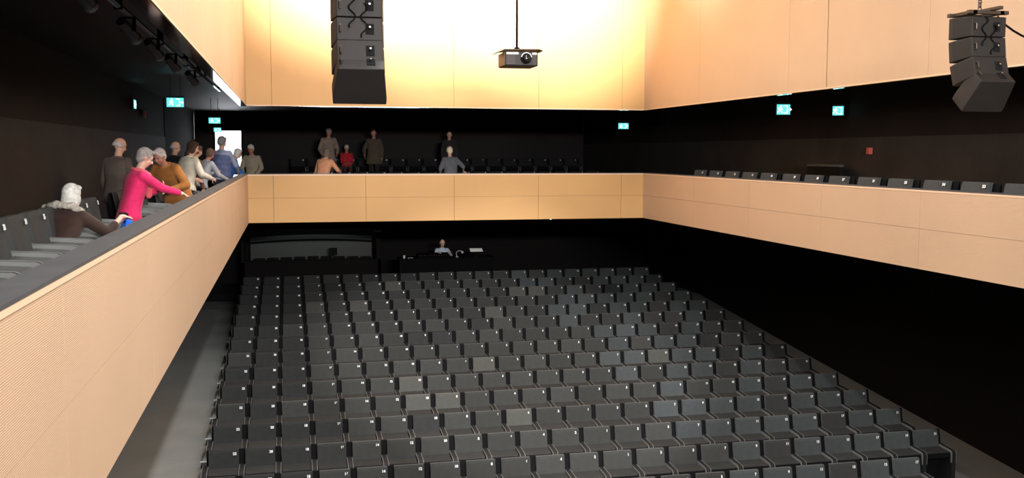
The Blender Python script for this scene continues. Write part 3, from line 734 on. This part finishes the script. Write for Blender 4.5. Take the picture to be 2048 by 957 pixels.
    if style:
        Hh = MB()
        if style == 'bald':
            for a in range(-6, 7):
                an = math.pi*(1.5) + a*.235
                ell(Hh, hd(.074*math.cos(an), -.010+.090*math.sin(an), -.002), (.019*s, .019*s, .036*s), hm, 8)
        else:
            ell(Hh, hd(0, -.020, .032), (.088*s, .100*s, .096*s), hm, 18)
            ell(Hh, hd(0, -.045, -.01), (.082*s, .068*s, .085*s), hm, 14)
            ell(Hh, hd(.015, .038, .088), (.055*s, .045*s, .030*s), hm, 10)
            if style in ('bob', 'long'):
                for sx in (-1, 1): ell(Hh, hd(sx*.072, -.012, -.04), (.026*s, .055*s, .075*s), hm, 10)
                ell(Hh, hd(0, -.06, -.06), (.078*s, .048*s, .075*s), hm, 12)
            if style == 'long': ell(Hh, hd(0, -.075, -.13), (.078*s, .045*s, .10*s), hm, 12)
            if style == 'curly':
                for q in range(34):
                    a, e = q*2.4, -.1 + 1.5*q/34
                    if math.sin(a) > .55 and e < .7: continue
                    ell(Hh, hd(.080*math.cos(a)*math.cos(e), -.02+.094*math.sin(a)*math.cos(e), .02+.09*math.sin(e)), (.025*s,)*3, None, 8)
            if style == 'bun': ell(Hh, hd(0, -.12, .06), (.04*s, .04*s, .04*s), hm, 10)
        hm_ = mat('hair', hcol, .75, spec=.25, vary=(30, .25), bump=(90, .5)); ob('hair', remesh('hair', Hh, vox*.75, hm_, 2), t)
    # collar
    Cc = MB(); n = 14
    pts = [neck - ax*.012*s + (right*math.cos(2*math.pi*i/n)*.072 + front*math.sin(2*math.pi*i/n)*.066)*s for i in range(n+1)]
    for a, c in zip(pts, pts[1:]): caps(Cc, a, c, .017*s, .017*s, 8)
    ob('collar', remesh('collar', Cc, vox*.8, fabric_like(tuple(min(1, v*1.25) for v in top), 'collar_cloth'), 2), t)
    for ex in extras: ex(t, hd, tp, s, right, front, ax)
    return t

FL = -1.46
# -- left balcony, nearest first
def fur(t, hd, tp, s, right, front, ax):
    b = MB(); random.seed(3)
    for i in range(46):
        a = 2*math.pi*i/46; r = .125+.02*random.random(); c = tp(.475+.02*random.random(), r*math.cos(a)*1.15, r*math.sin(a)*.95-.015)
        ell(b, c, (.040*s, .040*s, .036*s), None, 8)
    for i in range(12): ell(b, tp(.50, -.17-.006*i, -.05+.012*(i % 4)), (.035*s,)*3, None, 8)
    ob('fur_collar', remesh('fur_collar', b, .011, mat('fur', (.42, .38, .33), .9, vary=(30, .35), bump=(60, .9)), 1), t)
person('seated person with white hair, pale fur collar and dark brown coat, leaning on left rail', (-1.93, 8.92, -1.325), -20, 1.46, 30, 0, (12, 8), arms=(((-.02, .50, .80), (.3, 1, -.1), (-.6, -.2, -1), (0, 0, -1), .4), ((.42, .52, .88), (.1, 1, -.1), (.6, -.2, -1), (0, 0, -1), .4)), top=(.035, .018, .014), trousers=(.02, .02, .02), hair=('bob', (.66, .65, .60)), seated=.37, extras=(fur,), vox=.010, bulk=1.08, sleeve=.55)
def scarf(t, hd, tp, s, right, front, ax):
    b = MB(); n = 14
    pts = [tp(.49, .085*math.cos(2*math.pi*i/n), .08*math.sin(2*math.pi*i/n)) for i in range(n+1)]
    for p, q in zip(pts, pts[1:]): caps(b, p, q, .028*s, .028*s, 8)
    caps(b, tp(.47, .03, .12), tp(.22, .05, .17), .035*s, .045*s, 8)
    ob('scarf', remesh('scarf', b, .012, cloth('scarf_cloth', (.60, .10, .12)), 3), t)
person('person in a bright crimson pink jacket looking down, one hand resting on the left rail', (-1.70, 11.45, FL), -62, 1.52, 15, 0, (26, 12), arms=(((.02, .34, 1.16), (.5, .4, .6), (-.6, -.3, -.8), (.4, 0, .5), .8), ((.10, .66, 1.09), (.0, 1, -.45), (.4, -.4, -.6), (0, 0, -1), .25)), top=(.62, .022, .115), trousers=(.12, .01, .03), hem=.20, hair=('short', (.30, .27, .25)), extras=(scarf,), vox=.010)
person('tall person in a grey-brown jacket seen from behind, white sleeve at the side', (-2.38, 14.9, FL), -28, 1.66, 6, 0, (18, 20), arms=(None, None), top=(.105, .080, .068), trousers=(.03, .024, .022), hem=.16, hair=('bald', (.5, .47, .44)), skin='skin', vox=.012)
person('white-haired person in an orange-brown coat, bowed toward the viewer beside the crimson pink jacket', (-1.60, 15.25, FL), 152, 1.64, 38, 0, (26, 0), arms=(((-.16, .42, .95), (.2, 1, -.2), (-.6, -.3, -.6), (0, 0, -1), .6), ((.16, .42, .95), (-.2, 1, -.2), (.6, -.3, -.6), (0, 0, -1), .6)), top=(.33, .125, .030), trousers=(.03, .02, .018), hem=.22, hair=('short', (.66, .58, .55)), skin='skin_red', bulk=1.18, vox=.011)
person('balding person in a dark coat standing behind the orange-brown coat', (-2.2, 20.4, FL), -40, 1.66, 4, 0, (6, 10), top=(.018, .018, .022), trousers=(.018, .018, .02), hair=('bald', (.45, .40, .35)), vox=.013)
person('person with long dark hair and a cream waist-length jacket, back to the viewer', (-1.78, 18.25, FL), -50, 1.66, 14, 0, (16, 25), arms=(((-.2, .35, 1.0), None), ((.25, .38, 1.02), None)), top=(.62, .56, .45), trousers=(.07, .035, .035), hem=.10, hair=('long', (.06, .032, .022)), bulk=1.15, vox=.012)
person('person in a brown coat behind the cream jacket', (-1.86, 19.6, FL), -50, 1.62, 20, 0, (12, 0), top=(.16, .08, .045), trousers=(.03, .02, .02), hair=('short', (.10, .06, .04)), vox=.014)
person('person with a light sleeve reaching toward the rail behind the cream jacket', (-1.72, 20.6, FL), -45, 1.58, 24, 0, (18, -20), arms=(((-.05, .42, 1.12), None), ((.26, .50, .98), None)), top=(.34, .34, .37), trousers=(.03, .03, .035), hair=('short', (.16, .10, .08)), skin='skin_red', vox=.014)
def vest(t, hd, tp, s, right, front, ax):
    b = MB()
    loft(b, [(tp(u), right, front, a*s, c*s) for u, a, c in ((-.08, .215, .165), (.05, .20, .155), (.1, .205, .16), (.15, .195, .150), (.2, .21, .16), (.26, .20, .152), (.32, .215, .158), (.37, .19, .13), (.42, .15, .10))])
    ob('quilted_vest', remesh('quilted_vest', b, .013, cloth('quilted_cloth', (.085, .105, .20)), 1), t)
person('grey-haired person in a quilted blue-grey vest in front of the bright lobby door', (-1.45, 22.6, FL), -15, 1.80, 8, 0, (16, 12), arms=(((-.24, .3, .98), None), ((.26, .3, .95), None)), top=(.22, .24, .34), trousers=(.06, .07, .11), hair=('short', (.24, .23, .25)), extras=(vest,), vox=.013)
person('white-haired person with a royal blue sleeve reaching over the rail near the corner', (-1.42, 24.6, FL), -80, 1.58, 22, 0, (20, 10), arms=(((-.05, .40, 1.0), None), ((.22, .48, .92), (.2, 1, 0), (.5, -.2, -1), (0, 0, -1), .4)), top=(.035, .14, .48), trousers=(.02, .03, .06), hair=('bob', (.85, .82, .78)), vox=.013)
person('white-haired person in a long beige coat, outermost of the group near the hall corner', (-.88, 26.1, FL), 165, 1.66, 12, 0, (22, 0), arms=(((-.16, .30, .92), (.6, .6, 0), (-.7, -.4, -.6), (0, 0, -1), .7), ((.16, .30, .92), (-.6, .6, 0), (.7, -.4, -.6), (0, 0, -1), .7)), top=(.36, .31, .22), trousers=(.30, .26, .20), hem=.35, hair=('short', (.62, .62, .62)), skin='skin_red', bulk=1.1, vox=.013)
# -- back balcony
RB = -1.455
person('tall grey-haired person in a taupe jacket standing on the back balcony, looking down', (1.26, 32.6, RB+.40), 188, 1.82, 6, 0, (24, 25), arms=(((-.22, .22, .95), None), ((.22, .22, .92), None)), top=(.27, .20, .16), trousers=(.10, .08, .07), hem=.22, hair=('short', (.40, .36, .38)), skin='skin_red', bulk=1.15, vox=.013)
person('bent person in a peach top at the rail of the back balcony, back turned', (.80, 24.4, RB), -28, 1.58, 22, 0, (20, 0), arms=(((-.16, .40, 1.0), None), ((.30, .42, 1.05), None)), top=(.78, .36, .20), trousers=(.50, .20, .13), hem=.05, hair=('bob', (.20, .15, .12)), bulk=1.05, vox=.012)
person('white-haired person in a red sweater seated on the back balcony', (1.88, 33.38, RB+.40), 182, 1.58, 4, 0, (22, -8), arms=(((.02, .30, .72), (1, .2, 0), (-.8, -.2, -.6), (0, 0, -1), .5), ((-.02, .32, .74), (-1, .2, 0), (.8, -.2, -.6), (0, 0, -1), .5)), top=(.46, .018, .028), trousers=(.10, .02, .02), hair=('short', (.55, .56, .52)), skin='skin_red', seated=.48, bulk=1.1, vox=.012)
person('balding person in a dark olive coat standing alone on the back balcony', (2.72, 32.6, RB+.40), 172, 1.78, 3, 0, (20, -12), arms=(((-.25, .08, .84), None), ((.28, .12, .92), None)), top=(.085, .065, .045), trousers=(.02, .017, .015), hem=.26, hair=('bald', (.20, .12, .09)), skin='skin_red', bulk=1.2, vox=.013)
person('bald person facing the hall behind the light-haired person on the back balcony', (5.20, 32.6, RB+.40), 176, 1.74, 2, 0, (8, 0), top=(.03, .025, .026), trousers=(.02, .02, .02), hair=('bald', (.25, .17, .15)), skin='skin', vox=.013)
person('light-haired person in a grey jacket at the back balcony rail, pale forearm held out', (4.02, 25.0, RB), 8, 1.60, 6, 0, (6, 0), arms=(((-.22, .25, .95), None), ((.40, .12, 1.03), (1, .1, -.6), (.3, -.9, -.3), (0, 1, 0), .3)), top=(.13, .135, .15), trousers=(.10, .10, .11), hem=.24, hair=('short', (.80, .66, .46)), bulk=1.1, sleeve=.2, vox=.012)
# -- control desk
person('person in a pale blue shirt seated behind the control desk, lit by a small lamp', (4.73, 31.25, -4.37), 180, 1.72, 10, 0, (8, 0), arms=(((-.16, .48, 1.21), (.2, 1, 0), (-.6, -.2, -1), (0, 0, -1), .4), ((.16, .48, 1.21), (-.2, 1, 0), (.6, -.2, -1), (0, 0, -1), .4)), top=(.45, .52, .62), trousers=(.03, .03, .04), hair=('bald', (.45, .30, .20)), seated=.74, vox=.012)
t = thing('operator_stool', 'tall black stool under the person at the control desk', 'stool', (4.73, 31.30, -4.378))
b = MB(); b.tube((0, 0, .68), (0, 0, .74), .19, .19, 20); ob('seat', b.mesh('seat', M['shell'], bevel=.01), t)
b = MB(); b.tube((0, 0, .04), (0, 0, .68), .028); ob('column', b.mesh('column', M['hardware']), t)
b = MB(); b.tube((0, 0, 0), (0, 0, .04), .22, .18, 20); ob('base', b.mesh('base', M['hardware']), t)
# -- small things people carry
t = thing('compact_camera', 'small silver compact camera held up beside the seated white-haired person', 'camera', (-1.47, 9.55, -.58), R(-30))
b = MB(); b.box(-.045, .045, -.012, .012, -.03, .03); ob('camera_body', b.mesh('camera_body', M['chrome'], bevel=.006), t)
b = MB(); b.tube((0, .012, 0), (0, .030, 0), .02, .018, 16); ob('lens_tube', b.mesh('lens_tube', M['white_plastic']), t)
t = thing('blue_bag', 'bright blue cloth bag at the left rail beside the seated fur-collared person', 'bag', (-1.45, 9.62, -1.32))
b = MB(); ell(b, (0, 0, .36), (.10, .13, .36)); ob('bag_body', remesh('bag_body', b, .015, cloth('blue_cloth', (.01, .10, .62)), 2), t)
b = MB(); b.path([(0, .07*math.cos(a)*1.1, .64+.08*math.sin(a)) for a in [math.pi*i/12 for i in range(13)]], .012, 8); ob('handle', b.mesh('handle', cloth('blue_strap', (.01, .13, .75)), smooth=True), t)
